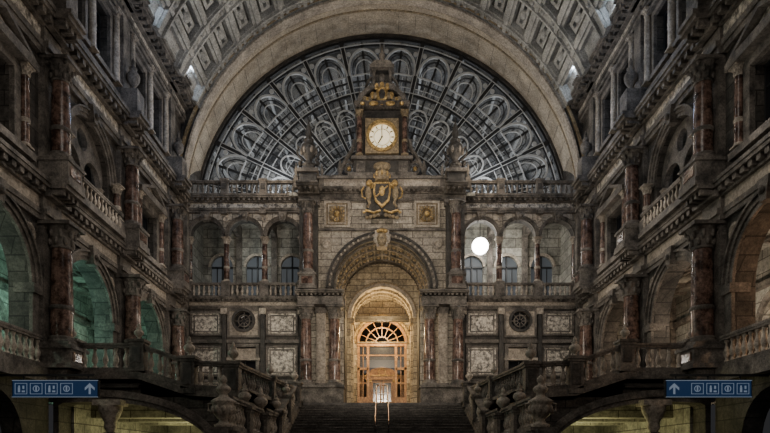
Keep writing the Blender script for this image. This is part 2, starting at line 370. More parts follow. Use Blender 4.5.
# ------------------------------------------------------------------ great arch + window wall
b=B('great_arch',FB())
b.ring(0,17.4,12.2,13.3,0,pi,-.4,0.0,'trim',80)
b.ring(0,17.4,11.84,11.96,0,pi,-.35,.3,'beigep',80); b.ring(0,17.4,11.96,12.15,0,pi,-.35,.12,'black',80); b.ring(0,17.4,12.15,12.3,0,pi,-.1,.34,'goldd',80); b.ring(0,17.4,12.3,12.6,0,pi,-.1,.2,'black',80)
b.cone(0,17.4,12.0,-.3,12.5,-4.0,0,pi,'cream',96,.5)
b.ring(0,17.4,12.3,12.6,0,pi,-4.0,-3.75,'black',96)
for i in range(1,36):
    a=pi*i/36
    b.tube([(12.15*math.cos(a),17.4+12.15*math.sin(a),-1.5),(12.42*math.cos(a),17.4+12.42*math.sin(a),-3.5)],.012,'trim')
for w,m in ((-.45,'black'),(-.7,'cream'),(-1.2,'goldd')): b.ring(0,17.4,11.93+.125*(-w),12.4,0,pi,w-.07,w+.07,m,96)
b.done()
b=B('wall_back',FB(1,40))
b.plate([(-16,0),(16,0),(16,34),(-16,34)],[[(12.55,11.2)]+arc(0,17.4,12.55,0,pi,64)+[(-12.55,11.2)]]+[[(-2.5,4.5),(2.5,4.5),(2.5,10.9),(-2.5,10.9)]],-.5,0,'dark')
b.done()
# fanlight
b=B('window_fanlight',FB(1,40)); C=17.4; R=12.45
def pt(r,a,w=.0): return (r*math.cos(a),C+r*math.sin(a),w)
for rr,t,m in ((.985,.12,'iron'),(.95,.07,'iron'),(.70,.14,'iron'),(.66,.04,'ironl'),(.40,.14,'iron'),(.37,.05,'ironl'),(.16,.16,'iron')):
    b.tube([pt(R*rr,pi*i/96) for i in range(97)],t,m)
for rr in (.955,.705,.405): b.tube([pt(R*rr,pi*i/96,.14) for i in range(97)],.035,'ironl')
ND=14
for i in range(ND+1):
    a=pi*i/ND; b.tube([pt(R*.16,a),pt(R*.99,a)],.2,'iron')
    for e in (-1,1):
        b.tube([pt(R*.4,a+e*.022,.16),pt(R*.95,a+e*.011,.16)],.03,'ironl')
for i in range(ND):
    A0=pi*i/ND; A1=pi*(i+1)/ND; a=(A0+A1)/2
    for (rb,h,k,th,m) in ((.80,.13,.92,.09,'ironl'),(.80,.10,.72,.04,'iron'),(.80,.075,.56,.04,'ironl'),(.54,.09,.88,.07,'ironl'),(.54,.06,.6,.03,'ironl')):
        b.tube([pt(R*(rb+h*math.sin(pi*q/16)),a+(A1-A0)/2*k*math.cos(pi*q/16),.08) for q in range(17)],th,m)
    for rr,th,m in ((.80,.06,'ironl'),(.765,.06,'iron'),(.735,.03,'ironl'),(.54,.05,'ironl'),(.505,.05,'iron'),(.47,.03,'ironl'),(.435,.04,'iron'),(.62,.05,'iron'),(.58,.025,'ironl')):
        b.tube([pt(R*rr,A0+.02,.05),pt(R*rr,a,.05),pt(R*rr,A1-.02,.05)],th,m)
    for f,th in ((.5,.09),(.25,.03),(.75,.03)):
        aa=A0+(A1-A0)*f; b.tube([pt(R*.40,aa),pt(R*(.88 if f!=.5 else .97),aa)],th,'iron')
    for f in (.37,.63):
        aa=A0+(A1-A0)*f; b.tube([pt(R*.70,aa),pt(R*.80,aa)],.025,'ironl')
    for e in (.12,.88):
        aa=A0+(A1-A0)*e; b.lathe(*pt(R*.915,aa,.05),[(.16,0),(.16,.06)],'ironl',10,'w')
b.plate([(12.2,C)]+arc(0,C,12.3,0,pi,64)[1:-1]+[(-12.2,C)],[],-.06,-.04,'glass')
b.done()
# train shed behind
b=B('train_shed',FB(1,40.6)); C2=16.4
b.cone(0,C2,15.6,0,15.6,-60,0,pi,'shed',60,.2)
for i in range(8):
    w=-3.5-i*7.5
    b.ring(0,C2,14.9,15.5,0,pi,w-.18,w+.18,'ironl',60); b.ring(0,C2,14.8,14.9,0,pi,w-.4,w+.4,'iron',60)
for j in range(1,16):
    a=pi*j/16; b.tube([(15.35*math.cos(a),C2+15.35*math.sin(a),-.1),(15.35*math.cos(a),C2+15.35*math.sin(a),-58)],.13,'ironl')
for j in range(64):
    a=pi*(j+.5)/64; b.tube([(15.5*math.cos(a),C2+15.5*math.sin(a),-.1),(15.5*math.cos(a),C2+15.5*math.sin(a),-58)],.05,'iron')
b.box(-16,16,4.2,4.8,-60,-10,'step'); b.box(-16,-15.5,0,C2,-60,0,'shed'); b.box(15.5,16,0,C2,-60,0,'shed'); b.box(-16,16,0,33,-60.3,-60,'shed')
b.done()

# ------------------------------------------------------------------ back facade wings
for s,nm in ((-1,'left'),(1,'right')):
    F=FB(s)
    b=B('trim_facade_'+nm,F)
    u0,u1=4.7,12.0; cen=[5.92,8.22,10.52]; r=1.0; sp=15.0
    hole=[(cen[0]-r,11.35)]
    for c in cen: hole+= [(c-r,sp)]+list(reversed(arc(c,sp,r,0,pi,14)))[1:]
    hole+=[(cen[2]+r,11.35)]
    ocu=arc(8.28,9.95,.55,0,2*pi,24)[:-1]; win=rect(7.55,9.0,5.6,8.35)
    b.plate(rect(u0,u1,4.5,17.0),[hole,ocu,win],-.5,0,'dark')
    sl=[(u0,16.4),(u0,15.0),(cen[0]-r-.02,15.0)]
    for c in cen: sl+=[(c-r-.02,sp+.01)]+list(reversed(arc(c,sp+.01,r+.02,0,pi,14)))[1:]
    sl+=[(u1,15.0),(u1,16.4)]
    b.plate(sl,[],-.01,.04,'beige')
    for c in cen:
        archivolt(b,c,sp,r-.03,.02,'trim',.2,True,16)
    for i,c in enumerate((4.82,7.07,9.37,11.62)):
        column(b,c,-.2,12.3,sp,.17,'brown','beigep',12); b.box(c-.28,c+.28,11.3,12.3,-.5,.12,'trim')
    for c in (7.07,9.37): b.lathe(c,16.05,0,[(.2,0),(.2,.08),(.1,.1),(.1,.05),(.01,.05)],'beigep',12,'w')
    entab(b,u0,u1,16.4,17.35,0,.55,'trim',.3,'mottle')
    entab(b,u0,u1,10.65,11.3,0,.45,'trim',.3,'beigep')
    b.box(u0,u1,8.6,8.8,0,.16,'trim')
    for c in (6.0,10.55):
        panel(b,c-.95,c+.95,9.05,10.5,0,'mottle'); panel(b,c-.95,c+.95,6.6,8.45,0,'mottle'); panel(b,c-.95,c+.95,5.0,6.4,0,'beigep')
    c=8.28
    b.plate(rect(c-.85,c+.85,9.05,10.5),[ocu],0,.08,'beigep'); b.plate(rect(c-.97,c+.97,8.93,10.62),[rect(c-.85,c+.85,9.05,10.5)],0,.14,'trim')
    b.ring(c,9.95,.55,.7,0,2*pi,.05,.2,'black',24); b.ring(c,9.95,.32,.38,0,2*pi,-.1,.02,'trim',20)
    for i in range(8): 
        a=pi*i/4; b.tube([(c+.1*math.cos(a),9.95+.1*math.sin(a),-.05),(c+.56*math.cos(a),9.95+.56*math.sin(a),-.05)],.03,'trim')
    b.box(c-.6,c+.6,9.4,10.5,-.35,-.3,'dglass')
    b.plate(rect(c-.95,c+.95,5.4,8.55),[win],0,.16,'trim'); b.box(c-1.0,c+1.0,7.55,7.7,-.2,.25,'beigep'); b.box(c-.72,c+.72,7.7,8.3,-.2,-.05,'beigep')
    b.box(c-.75,c+.75,5.6,8.4,-.35,-.3,'dglass'); b.box(c-.04,c+.04,5.6,7.6,-.3,-.2,'iron'); b.box(c-.7,c+.7,6.6,6.68,-.3,-.2,'iron')
    for c in (4.84,7.12,9.42,11.75):
        b.box(c-.13,c+.13,4.8,10.65,0,.22,'black'); b.box(c-.2,c+.2,10.3,10.65,0,.3,'beigep'); b.box(c-.2,c+.2,16.3,16.5,0,.3,'trim')
    b.box(11.55,12.0,4.8,17.4,0,.5,'trim')
    b.box(4.0,11.98,11.0,11.3,-3.9,-.5,'step'); b.box(4.0,11.98,16.9,17.3,-3.9,-.5,'plaster')
    b.plate(rect(4.0,11.98,11.2,17),[arched(c,.72,11.5,14.3) for c in cen],-3.7,-3.5,'plaster')
    for c in cen:
        b.box(c-.8,c+.8,11.4,15.2,-3.9,-3.8,'bluegl'); b.box(c-.05,c+.05,11.4,15.1,-3.75,-3.6,'iron'); b.box(c-.72,c+.72,13.2,13.3,-3.75,-3.6,'iron'); b.ring(c,14.3,.72,.88,0,pi,-3.5,-3.4,'beigep',14)
        b.box(c-.72,c+.72,14.25,14.35,-3.75,-3.6,'iron'); b.box(c-.4,c-.35,11.4,14.3,-3.75,-3.65,'iron'); b.box(c+.35,c+.4,11.4,14.3,-3.75,-3.65,'iron')
    b.box(11.75,11.9,11.3,16.9,-3.5,-.5,'plaster'); b.box(4.0,4.1,11.2,17,-3.7,-.5,'plaster')
    for c in (7.07,9.37): b.box(c-.15,c+.15,16.2,16.9,-3.5,-.5,'trim'); b.box(c-.18,c+.18,11.3,16.3,-3.5,-3.3,'trim')
    b.done()
    q=B('loggia_balustrade')
    for i,c in enumerate(cen): balus(q,(s*(c-.9),35.95,11.32),(s*(c+.9),35.95,11.32),.85,'trim',.26,.24,'beigep')
    q.done()
    q=B('parapet_balustrade')
    ps=[4.9,7.07,9.37,11.7]
    for i in range(3): balus(q,(s*(ps[i]+.25),35.8,17.35),(s*(ps[i+1]-.25),35.8,17.35),.85,'trim',.28,.26)
    for c in ps[1:3]: newel(q,s*c,35.8,17.35,.95,.42,0)
    q.done()

# ------------------------------------------------------------------ central portal block
b=B('station_portal',FB())
hw=2.25; ra=2.85; cv=11.7
outer=[(4.74,4.8),(4.74,17.2),(-4.74,17.2),(-4.74,4.8),(-hw,4.8),(-hw,10.9),(-ra,10.9)]+list(reversed(arc(0,cv,ra,0,pi,32)))+[(ra,10.9),(hw,10.9),(hw,4.8)]
b.plate(outer,[],-.3,.6,'beige')
b.ring(0,cv,ra-.02,ra+.14,0,pi,.5,.78,'black',48); b.ring(0,cv,ra+.14,ra+.3,0,pi,.5,.88,'trim',48); b.ring(0,cv,ra+.3,ra+.42,0,pi,.5,.98,'black',48)
for i in range(30):
    a=pi*(i+.5)/30; b.ell((ra+.22)*math.cos(a),cv+(ra+.22)*math.sin(a),.9,.08,.08,.06,'beigep',6,4)
b.cone(0,cv,ra,.5,2.5,-2.5,0,pi,'black',48,.3)
for w in (.3,-.45,-1.2,-1.95):
    rr=ra-.35*(.5-w)/3.0; b.ring(0,cv,rr-.1,rr+.1,0,pi,w-.08,w+.08,'trim',48)
for i in range(19):
    a=pi*i/18; c_,s_=math.cos(a),math.sin(a)
    b.tube([((ra-.02)*c_,cv+(ra-.02)*s_,.5),(2.46*c_,cv+2.46*s_,-2.4)],.07,'trim')
    if i<18:
        a=pi*(i+.5)/18
        for w in (-.08,-.82,-1.58): 
            rr=ra-.35*(.5-w)/3.0; b.ell(rr*math.cos(a),cv+rr*math.sin(a),w,.13,.13,.13,'goldd',6,4)
for e in (-1,1):
    b.box(e*hw-.0,e*(hw+.5),4.8,10.9,-2.5,.5,'dark'); b.box(e*2.5,e*3.2,10.9,11.7,-2.5,.5,'dark')
b.plate(rect(-3.2,3.2,4.8,15),[arched(0,2.0,4.85,10.7)],-2.8,-2.5,'warm')
b.ring(0,10.7,1.98,2.2,0,pi,-2.5,-2.35,'beigep',40); b.ring(0,10.7,2.2,2.3,0,pi,-2.5,-2.25,'goldd',40)
b.cone(0,10.7,2.0,-2.8,2.0,-5.0,0,pi,'warm',32,.3)
for w in (-3.1,-4.0,-4.8): b.ring(0,10.7,1.86,2.02,0,pi,w-.12,w+.12,'warm',32)
for i in range(1,12):
    a=pi*i/12; b.tube([(1.95*math.cos(a),10.7+1.95*math.sin(a),-2.9),(1.95*math.cos(a),10.7+1.95*math.sin(a),-5)],.06,'goldd')
for e in (-1,1):
    b.box(e*2.0,e*2.3,4.8,10.7,-5,-2.8,'warm'); b.box(e*1.85,e*2.05,4.8,10.6,-3.3,-2.9,'warm'); b.box(e*1.8,e*2.1,10.4,10.7,-5,-2.6,'goldd'); b.box(e*1.88,e*2.05,5.5,9.9,-4.6,-3.6,'mottle')
for e in (-1,1):
    b.box(e*2.2,e*4.9,4.8,5.9,.6,1.7,'trim'); b.box(e*2.15,e*4.95,5.75,5.9,.6,1.8,'trim')
    column(b,e*4.4,1.2,5.9,10.5,.33,'brown','trim',14); column(b,e*2.75,1.2,5.9,10.5,.33,'brown','trim',14)
    b.box(e*3.3,e*3.85,5.9,10.5,.6,.85,'beigep'); b.box(e*3.22,e*3.93,10.2,10.5,.6,.95,'trim'); b.box(e*3.22,e*3.93,5.9,6.1,.6,.95,'trim')
    uu=sorted((e*2.15,e*4.95)); entab(b,uu[0],uu[1],10.5,11.35,.6,1.25,'trim',.25); b.box(uu[0]+.1,uu[1]-.1,10.55,11.0,.6,1.6,'trim')
    uu=sorted((e*3.75,e*4.8)); b.box(uu[0],uu[1],11.35,16.6,.6,1.15,'black')
    c=e*4.28
    column(b,c,1.35,11.4,16.5,.3,'brown','trim',14,ped=.9)
    b.box(c-.14-.0,c+.14,12.4,16,.6,1.25,'trim')
    entab(b,uu[0]-.1,uu[1]+.1,16.5,17.5,.6,1.3,'trim',.25)
    b.box(c-.5,c+.5,17.5,18.3,.45,1.45,'black'); b.box(c-.6,c+.6,18.2,18.4,.35,1.55,'trim'); b.box(c-.58,c+.58,17.5,17.65,.4,1.5,'trim')
    for d in (-.75,.75):
        b.box(c+d-.14,c+d+.14,17.5,18.1,.7,1.0,'trim'); b.lathe(c+d,18.1,.85,[(.12,0),(.16,.1),(.06,.2),(.12,.35),(.01,.9)],'trim',8)
    panel(b,e*2.65-.75,e*2.65+.75,15.3,16.85,.6,'goldd','beigep')
    b.ring(e*2.65,16.08,.28,.45,0,2*pi,.66,.8,'gold',20)
    for i in range(12): a=pi*i/6; b.ell(e*2.65+.37*math.cos(a),16.08+.37*math.sin(a),.8,.1,.1,.08,'goldd',6,4)
    b.ell(e*2.65,16.08,.72,.16,.18,.08,'gold')
    b.lathe(e*3.25,14.3,.6,[(.28,0),(.3,.06),(.18,.1),(.18,.04),(.01,.04)],'beigep',16,'w')
entab(b,-3.7,3.7,16.85,17.5,.6,.6,'trim',.28)
b.box(-3.7,3.7,15.1,15.22,.6,.75,'trim')
b.box(-3.7,3.7,17.5,18.1,.55,.95,'beigep'); b.box(-3.8,3.8,18.0,18.15,.5,1.1,'trim')
b.plate([(-.3,14.0),(.3,14.0),(.42,14.95),(-.42,14.95)],[],.6,1.15,'beigep'); b.ell(0,14.4,1.2,.3,.42,.16,'goldd'); b.ell(0,14.9,1.15,.36,.15,.16,'gold'); b.ell(-.38,14.5,1.1,.12,.3,.12,'beigep'); b.ell(.38,14.5,1.1,.12,.3,.12,'beigep')
b.box(-5.5,5.5,17.2,17.4,-3.9,.6,'plaster')
b.box(-4.9,4.9,15,17.2,-2.9,-2.6,'dark')
b.done()
for e in (-1,1):
    q=B('rooftop_finial',FB()); c=e*4.28; w=.95; dz=-.5
    q.box(c-.3,c+.3,18.9+dz,19.2+dz,w-.3,w+.3,'black')
    q.lathe(c,19.2+dz,w,[(.34,0),(.4,.12),(.22,.25),(.16,.4),(.34,.62),(.46,.95),(.4,1.25),(.24,1.4),(.3,1.5),(.3,1.6),(.14,1.7),(.2,1.95),(.14,2.3),(.05,2.6),(.01,2.95)],'black',12)
    for d in (-1,1):
        q.tube([(c+d*.35,20.2+dz,w),(c+d*.6,20.4+dz,w),(c+d*.68,20.1+dz,w),(c+d*.55,19.8+dz,w),(c+d*.35,19.6+dz,w)],.06,'black',6); q.ell(c+d*.5,19.4+dz,w,.14,.2,.14,'black')
    for i in range(6):
        a=i*pi/3; q.ell(c+.42*math.cos(a),20.1+dz,w+.42*math.sin(a),.1,.22,.1,'trim',6,4)
    q.done()

# vestibule and doors
b=B('vestibule_shell',FB(1,41))
b.box(-3.6,3.6,4.5,4.8,-9,5,'step'); b.box(-3.6,-3.4,4.8,12,-9,-.1,'dark'); b.box(3.4,3.6,4.8,12,-9,-.1,'dark'); b.box(-3.6,3.6,11.8,12,-9,-.1,'dark'); b.box(-3.6,3.6,4.8,12,-9.1,-9,'dark')
b.plate(rect(-1.6,1.6,8.8,9.9),[],-8.9,-8.8,'bluegl'); b.box(-3.4,3.4,8.3,8.6,-8.9,-8.5,'wood')
for x in (-2.6,-1.7,1.7,2.6): b.box(x-.1,x+.1,4.8,8.3,-8.9,-8.6,'wood')
ves=b.done()
b=B('door_1',FB(1,41))
b.plate(rect(-2.1,2.1,4.8,13),[arched(0,1.68,4.85,9.55)],-.1,.1,'warm')
b.ring(0,9.55,1.55,1.72,0,pi,-.05,.22,'wood',32); b.ring(0,9.55,1.05,1.12,0,pi,-.05,.08,'wood',28); b.ring(0,9.55,.42,.48,0,pi,-.05,.08,'wood',20)
b.ring(0,9.55,1.8,1.95,0,pi,.05,.2,'gold',32)
for i in range(1,8): a=pi*i/8; b.tube([(.45*math.cos(a),9.55+.45*math.sin(a),.02),(1.6*math.cos(a),9.55+1.6*math.sin(a),.02)],.032,'wood')
b.box(-1.7,1.7,9.35,9.58,-.1,.15,'wood'); b.box(-1.7,1.7,9.56,9.64,-.1,.25,'goldd'); b.box(-1.7,-.95,7.75,7.9,-.1,.12,'wood'); b.box(.95,1.7,7.75,7.9,-.1,.12,'wood')
for x in (-1.6,-.95,.95,1.6): b.box(x-.08,x+.08,4.8,9.4,-.1,.12,'wood')
for x in (-1.28,1.28): b.box(x-.025,x+.025,5.9,9.4,-.05,.08,'wood')
b.box(-1.6,1.6,8.7,8.78,-.05,.08,'wood')
for x in (-1.6,.95): b.box(x,x+.65,4.8,5.9,-.05,.05,'wood'); b.box(x,x+.65,6.8,6.9,-.05,.05,'wood')
b.box(-1.68,1.68,7.9,9.4,-.02,.0,'pane')
b.done(ves)
b=B('pedimented_doorway',FB(1,43.5))
for x in (-.95,.95): b.box(x-.16,x+.16,4.8,7.4,-.2,.15,'wood'); b.box(x-.2,x+.2,7.2,7.4,-.2,.2,'gold')
b.box(-1.2,1.2,7.4,7.7,-.2,.2,'wood'); b.box(-1.25,1.25,7.65,7.72,-.2,.26,'gold'); b.plate([(-1.2,7.7),(1.2,7.7),(.75,8.15),(0,8.35),(-.75,8.15)],[],-.2,.2,'wood'); b.ring(0,7.95,.2,.28,0,2*pi,.2,.28,'gold',16)
for x in (-.78,.03): b.plate(rect(x,x+.75,4.8,7.4),[rect(x+.12,x+.63,5.8,7.2)],-.1,0,'wood'); b.box(x+.12,x+.63,6.45,6.5,-.1,-.02,'wood')
b.box(-.78,.78,5.8,7.2,-.07,-.05,'dglass')
b.done(ves)
b=B('pendant_lamp',FB(1,41))
for (x,z,w) in ((-1.0,8.9,-1.5),(1.0,8.9,-1.5),(-1.8,7.3,-4),(1.8,7.3,-4)):
    b.ell(x,z,w,.09,.12,.09,'amber'); b.tube([(x,z,w),(x,11.8,w)],.015,'iron'); b.lathe(x,z+.12,w,[(.05,.1),(.13,0),(.13,-.03)],'gold',10)
b.done(ves)

# ------------------------------------------------------------------ clock tower
b=B('station_clock',FB(1,37.2)); W0,W1=.2,1.2
b.box(-2.05,2.05,17.4,18.75,W0,W1+.25,'trim'); b.box(-1.7,1.7,18.75,19.7,W0,W1,'black'); b.box(-1.85,1.85,19.6,19.8,W0,W1+.15,'trim')
for e in (-1,1): b.box(e*1.0,e*1.55,18.85,19.5,W1,W1+.1,'trim')
b.ell(0,19.2,W1,.55,.3,.16,'goldd')
b.box(-1.25,1.25,19.8,22.6,W0,W1-.1,'black')
b.plate(rect(-1.0,1.0,19.95,22.05),[arc(0,20.98,.82,0,2*pi,40)[:-1]],W1-.1,W1+.12,'goldd')
b.lathe(0,20.98,W1-.1,[(.86,0),(.86,.06)],'face',40,'w')
b.ring(0,20.98,.76,.94,0,2*pi,W1,W1+.22,'gold',40)
for i in range(12):
    a=pi*i/6; b.tube([(.56*math.cos(a),20.98+.56*math.sin(a),W1),(.72*math.cos(a),20.98+.72*math.sin(a),W1)],.036,'handb')
b.ring(0,20.98,.48,.5,0,2*pi,W1-.03,W1,'handb',32)
b.tube([(0,20.98,W1+.03),(-.02,21.6,W1+.03)],.03,'handb'); b.tube([(0,20.98,W1+.03),(-.22,20.6,W1+.03)],.04,'handb'); b.ell(0,20.98,W1+.03,.06,.06,.04,'handb')
for e in (-1,1):
    column(b,e*1.36,W1+.05,19.8,22.5,.16,'brown','goldd',12)
    b.box(e*1.1,e*1.6,19.8,22.5,W0,W1-.2,'trim')
    pts=[]
    for k in range(26):
        t=k/25; a=t*3.2*pi; r=.5*(1-t*.8); pts.append((e*(2.0-.0+r*math.cos(a)*.8),19.25+r*math.sin(a),.8))
    b.tube(pts,.09,'trim',6); b.ell(e*2.0,19.25,.8,.14,.14,.14,'gold')
    b.tube([(e*1.65,21.0,.8),(e*1.8,20.4,.8),(e*2.1,20.0,.8),(e*2.45,19.3,.8)],.13,'trim',6)
    b.lathe(e*1.35,22.95,.9,[(.14,0),(.2,.1),(.08,.2),(.16,.4),(.12,.55),(.01,1.0)],'trim',10)
    b.lathe(e*2.55,18.75,.8,[(.16,0),(.22,.1),(.1,.2),(.2,.45),(.14,.6),(.01,1.1)],'trim',10)
    b.box(e*2.0,e*3.0,17.4,18.75,.3,1.1,'black')
entab(b,-1.65,1.65,22.4,23.0,W0,1.3,'trim',.2)
b.ring(0,22.6,1.3,1.55,.28,pi-.28,W0,W1+.2,'trim',24); b.plate([(1.25,22.95)]+arc(0,22.6,1.3,.28,pi-.28,20)+[(-1.25,22.95)],[],W0,W1-.1,'black')
b.ell(0,23.4,W1+.1,.42,.55,.2,'gold'); b.ell(0,23.4,W1+.27,.2,.3,.1,'black')
for e in (-1,1):
    for k in range(6): b.ell(e*(.42+.15*k),23.35-.07*k+.12*math.sin(k*2),W1+.15,.16,.24-.02*k,.14,'gold' if k%2 else 'goldd',7,5)
    b.ell(e*.32,23.95,W1+.1,.18,.22,.14,'gold'); b.ell(e*.5,22.85,W1+.25,.3,.14,.12,'gold')
b.ell(0,24.0,W1+.1,.2,.22,.16,'gold')
b.box(-.75,.75,24.1,24.35,.3,1.0,'trim')
for e in (-1,1): column(b,e*.5,.75,24.3,25.3,.1,'trim','trim',8); b.tube([(e*.6,24.9,.7),(e*.85,24.6,.7),(e*1.0,24.25,.7)],.09,'trim',6)
b.box(-.42,.42,24.25,25.3,.35,.7,'black'); b.ell(0,24.75,.75,.2,.34,.12,'trim')
b.box(-.75,.75,25.3,25.45,.25,1.05,'trim'); b.plate([(-.75,25.45),(.75,25.45),(.4,25.75),(-.4,25.75)],[],.3,1.0,'trim')
b.lathe(0,25.7,.65,[(.25,0),(.3,.1),(.14,.2),(.1,.3),(.2,.45),(.2,.55),(.08,.7),(.04,.9),(.01,1.2)],'trim',10)
b.done()

# coat of arms
b=B('coat_of_arms',(Vector((0,36,1.6)),Vector((.95,0,0)),Vector((0,0,.93)),Vector((0,-1,0))))
sh=[(-.5,17.3),(.5,17.3),(.55,16.7),(.42,16.1),(0,15.7),(-.42,16.1),(-.55,16.7)]
b.box(-.95,.95,15.3,17.6,.6,1.12,'black')
b.plate(sh,[],1.1,1.3,'gold'); b.plate([(x*.78,16.6+(z-16.6)*.78) for x,z in sh],[],1.3,1.36,'black')
b.ell(0,16.7,1.38,.2,.32,.08,'gold'); b.tube([(-.34,16.35,1.4),(.34,17.0,1.4)],.05,'gold',6)
for e in (-1,1):
    b.ell(e*.82,16.6,1.25,.2,.48,.2,'goldd'); b.ell(e*.78,17.2,1.3,.2,.22,.2,'gold'); b.ell(e*.62,17.15,1.35,.12,.09,.12,'gold')
    b.tube([(e*.78,16.85,1.3),(e*.6,16.95,1.4),(e*.5,17.1,1.42)],.07,'gold',6); b.tube([(e*.85,16.3,1.3),(e*.75,15.95,1.35),(e*.9,15.7,1.35)],.09,'goldd',6)
    b.tube([(e*.98,16.3,1.2),(e*1.2,16.4,1.2),(e*1.25,16.8,1.2),(e*1.1,17.05,1.2)],.045,'gold',6)
    b.tube([(e*.1,15.55,1.25),(e*.5,15.4,1.25),(e*.95,15.55,1.25),(e*1.15,15.4,1.25)],.08,'gold',6)
    for k in range(4): b.ell(e*(.25+.22*k),15.25-.05*k,1.25,.14,.12,.12,'goldd',6,4)
b.lathe(0,17.35,1.2,[(.42,0),(.46,.08),(.42,.16),(.5,.4),(.3,.62),(.1,.7),(.14,.8),(.02,.95)],'goldd',12)
for i in range(8): a=i*pi/4; b.ell(.46*math.cos(a),17.72,1.2+.46*math.sin(a),.09,.16,.09,'gold',6,4)
b.done()

# ------------------------------------------------------------------ stairs
b=B('grand_staircase')
T=.45; Rr=.16; y0=33.5
for i in range(16):
    z=4.8-Rr*(i+1); y=y0-T*i
    b.box(-4.4,4.4,z-.5 if i<15 else 0,z,-(y),-(y-T),'step'); b.box(-4.4,4.4,z-.04,z+.0,-(y),-(y-T-.04),'trim')
b.box(-4.4,4.4,4.2,4.8,-36,-33.5,'step'); b.box(-4.4,4.4,0,2.24,-26.3,-17,'step')
for i in range(14):
    z=2.24-Rr*(i+1)+.0001; y=17-T*i
    if z>.02: b.box(-4.4,4.4,0,z,-y,-(y-T),'step')
GS=b.done()
for s in (-1,1):
    b=B('flank_balustrade')
    x=s*4.65
    b.beam((x,33.5,4.8),(x,26.3,2.24),.5,-2.2,.25,'trim'); b.beam((x,26.3,2.24),(x,17,2.24),.5,-2.24,.25,'trim')
    balus(b,(x,31.6,4.4),(x,26.6,2.6),1.1,'trim',.36,.3,'beigep'); balus(b,(x,26.2,2.5),(x,23.3,2.5),1.1,'trim',.36,.3,'beigep'); balus(b,(x,22.7,2.5),(x,18.0,2.5),1.0,'trim',.36,.3,'beigep')
    newel(b,x,32,4.4,1.35,.62,.6); newel(b,x,29.2,3.35,1.4,.5,.55); newel(b,x,26.4,2.4,1.35,.6,.6); newel(b,x,23,2.3,1.1,.6,.8); newel(b,x,20.3,2.3,1.1,.5,.65); newel(b,x,17.6,1.2,1.35,.6,0)
    b.done(GS)
    u=B('stone_urn'); z=2.55; K=1.38
    u.lathe(x,z,-17.6,[(r,h*K) for r,h in [(.24,0),(.28,.06),(.16,.1),(.12,.16),(.2,.22),(.31,.32),(.34,.42),(.31,.5),(.36,.53),(.36,.57),(.24,.62),(.14,.66),(.12,.72),(.2,.78),(.22,.83),(.16,.88),(.07,.92),(.07,.95),(.11,.99),(.1,1.05),(.01,1.12)]],'beigep',16)
    for i in range(10): a=i*pi/5; u.ell(x+.31*math.cos(a),z+.38*K,-17.6+.31*math.sin(a),.07,.13,.07,'beigep',6,4)
    for d in (-1,1): u.tube([(x+d*.31,z+.52*K,-17.6),(x+d*.45,z+.5*K,-17.6),(x+d*.44,z+.36*K,-17.6),(x+d*.3,z+.3*K,-17.6)],.035,'beigep',6)
    u.done(GS)

    F=(Vector((0,21.9,0)),Vector((s,0,0)),Z,Vector((0,-1,0)))
    b=B('side_staircase',F)
    ap=[(6.0+4.4*(1-math.cos(t)),1.7+2.05*math.sin(t)) for t in [pi/2*i/20 for i in range(21)]]+[(11.6,3.7)]
    b.plate([(12,0),(12,4.8),(8.8,4.8),(7.0,4.2),(5.3,4.1),(5.3,0),(6.0,0)]+ap+[(11.8,3.6),(11.8,0)],[],-.9,0,'dark')
    for t,m,w in ((.05,'trim',.12),(.28,'trim',.2)):
        b.tube([(u_-.0,v_+t,.03) for u_,v_ in ap],w*.9,m,4)
    b.beam((s*12,21.8,4.8),(s*8.8,21.8,4.8),.5,-.28,0,'trim'); b.beam((s*8.8,21.8,4.8),(s*7.0,21.8,4.2),.5,-.28,0,'trim'); b.beam((s*7.0,21.8,4.2),(s*5.3,21.8,4.1),.5,-.28,0,'trim')
    b.beam((s*12,21.85,4.5),(s*8.8,21.85,4.5),.3,-.28,-.16,'black')
    b.box(8.8,12,4.4,4.8,-14.1,0,'step'); 
    for i in range(4): b.box(8.8-.45*(i+1),8.8-.45*i,3.9,4.8-.15*(i+1),-11,0,'step')
    b.box(5.0,7.0,3.8,4.2,-11,0,'step'); b.box(4.4,8.8,4.2,4.8,-14.1,-10.7,'step'); b.box(5.0,5.3,0,4.2,-11,0,'dark'); b.box(4.5,8.8,0,4.3,-14.1,-13.6,'dark'); b.box(5.0,12,0,4.2,-11.3,-11,'plaster')
    b.box(11.7,12.0,0,4.8,-14,-.9,'plaster')
    for w_ in (-2.5,-5,-7.5): b.box(5.3,11.7,3.3,3.8,w_-.3,w_+.3,'plaster')
    b.lathe(9.8,3.05,.25,[(.1,-.5),(.22,-.3),(.2,-.1),(.32,.1),(.42,.35),(.42,.5)],'beigep',12); b.box(9.3,10.3,3.55,3.75,-.1,.6,'beigep')
    b.box(9.62,9.98,0,2.6,-.1,.4,'trim')
    SS=b.done()
    b=B('landing_balustrade')
    balus(b,(s*11.0,21.8,4.8),(s*9.1,21.8,4.8),1.0,'trim',.34,.3,'beigep'); balus(b,(s*8.55,21.8,4.72),(s*7.25,21.8,4.28),1.0,'trim',.34,.3,'beigep'); balus(b,(s*6.75,21.8,4.18),(s*5.7,21.8,4.12),1.0,'trim',.34,.3,'beigep'); 
    balus(b,(s*5.3,22.2,4.12),(s*5.05,26.6,4.25),1.0,'trim',.36,.3); balus(b,(s*5.0,27.2,4.3),(s*4.75,31.6,4.4),1.0,'trim',.36,.3)
    newel(b,s*11.25,21.8,4.8,1.15,.55,.45); newel(b,s*8.83,21.8,4.8,1.15,.5,.5); newel(b,s*7.0,21.8,4.0,1.35,.5,.6); newel(b,s*5.4,21.8,3.8,1.35,.48,.6); newel(b,s*5.02,26.9,4.1,1.25,.45,.5)
    b.done(SS)
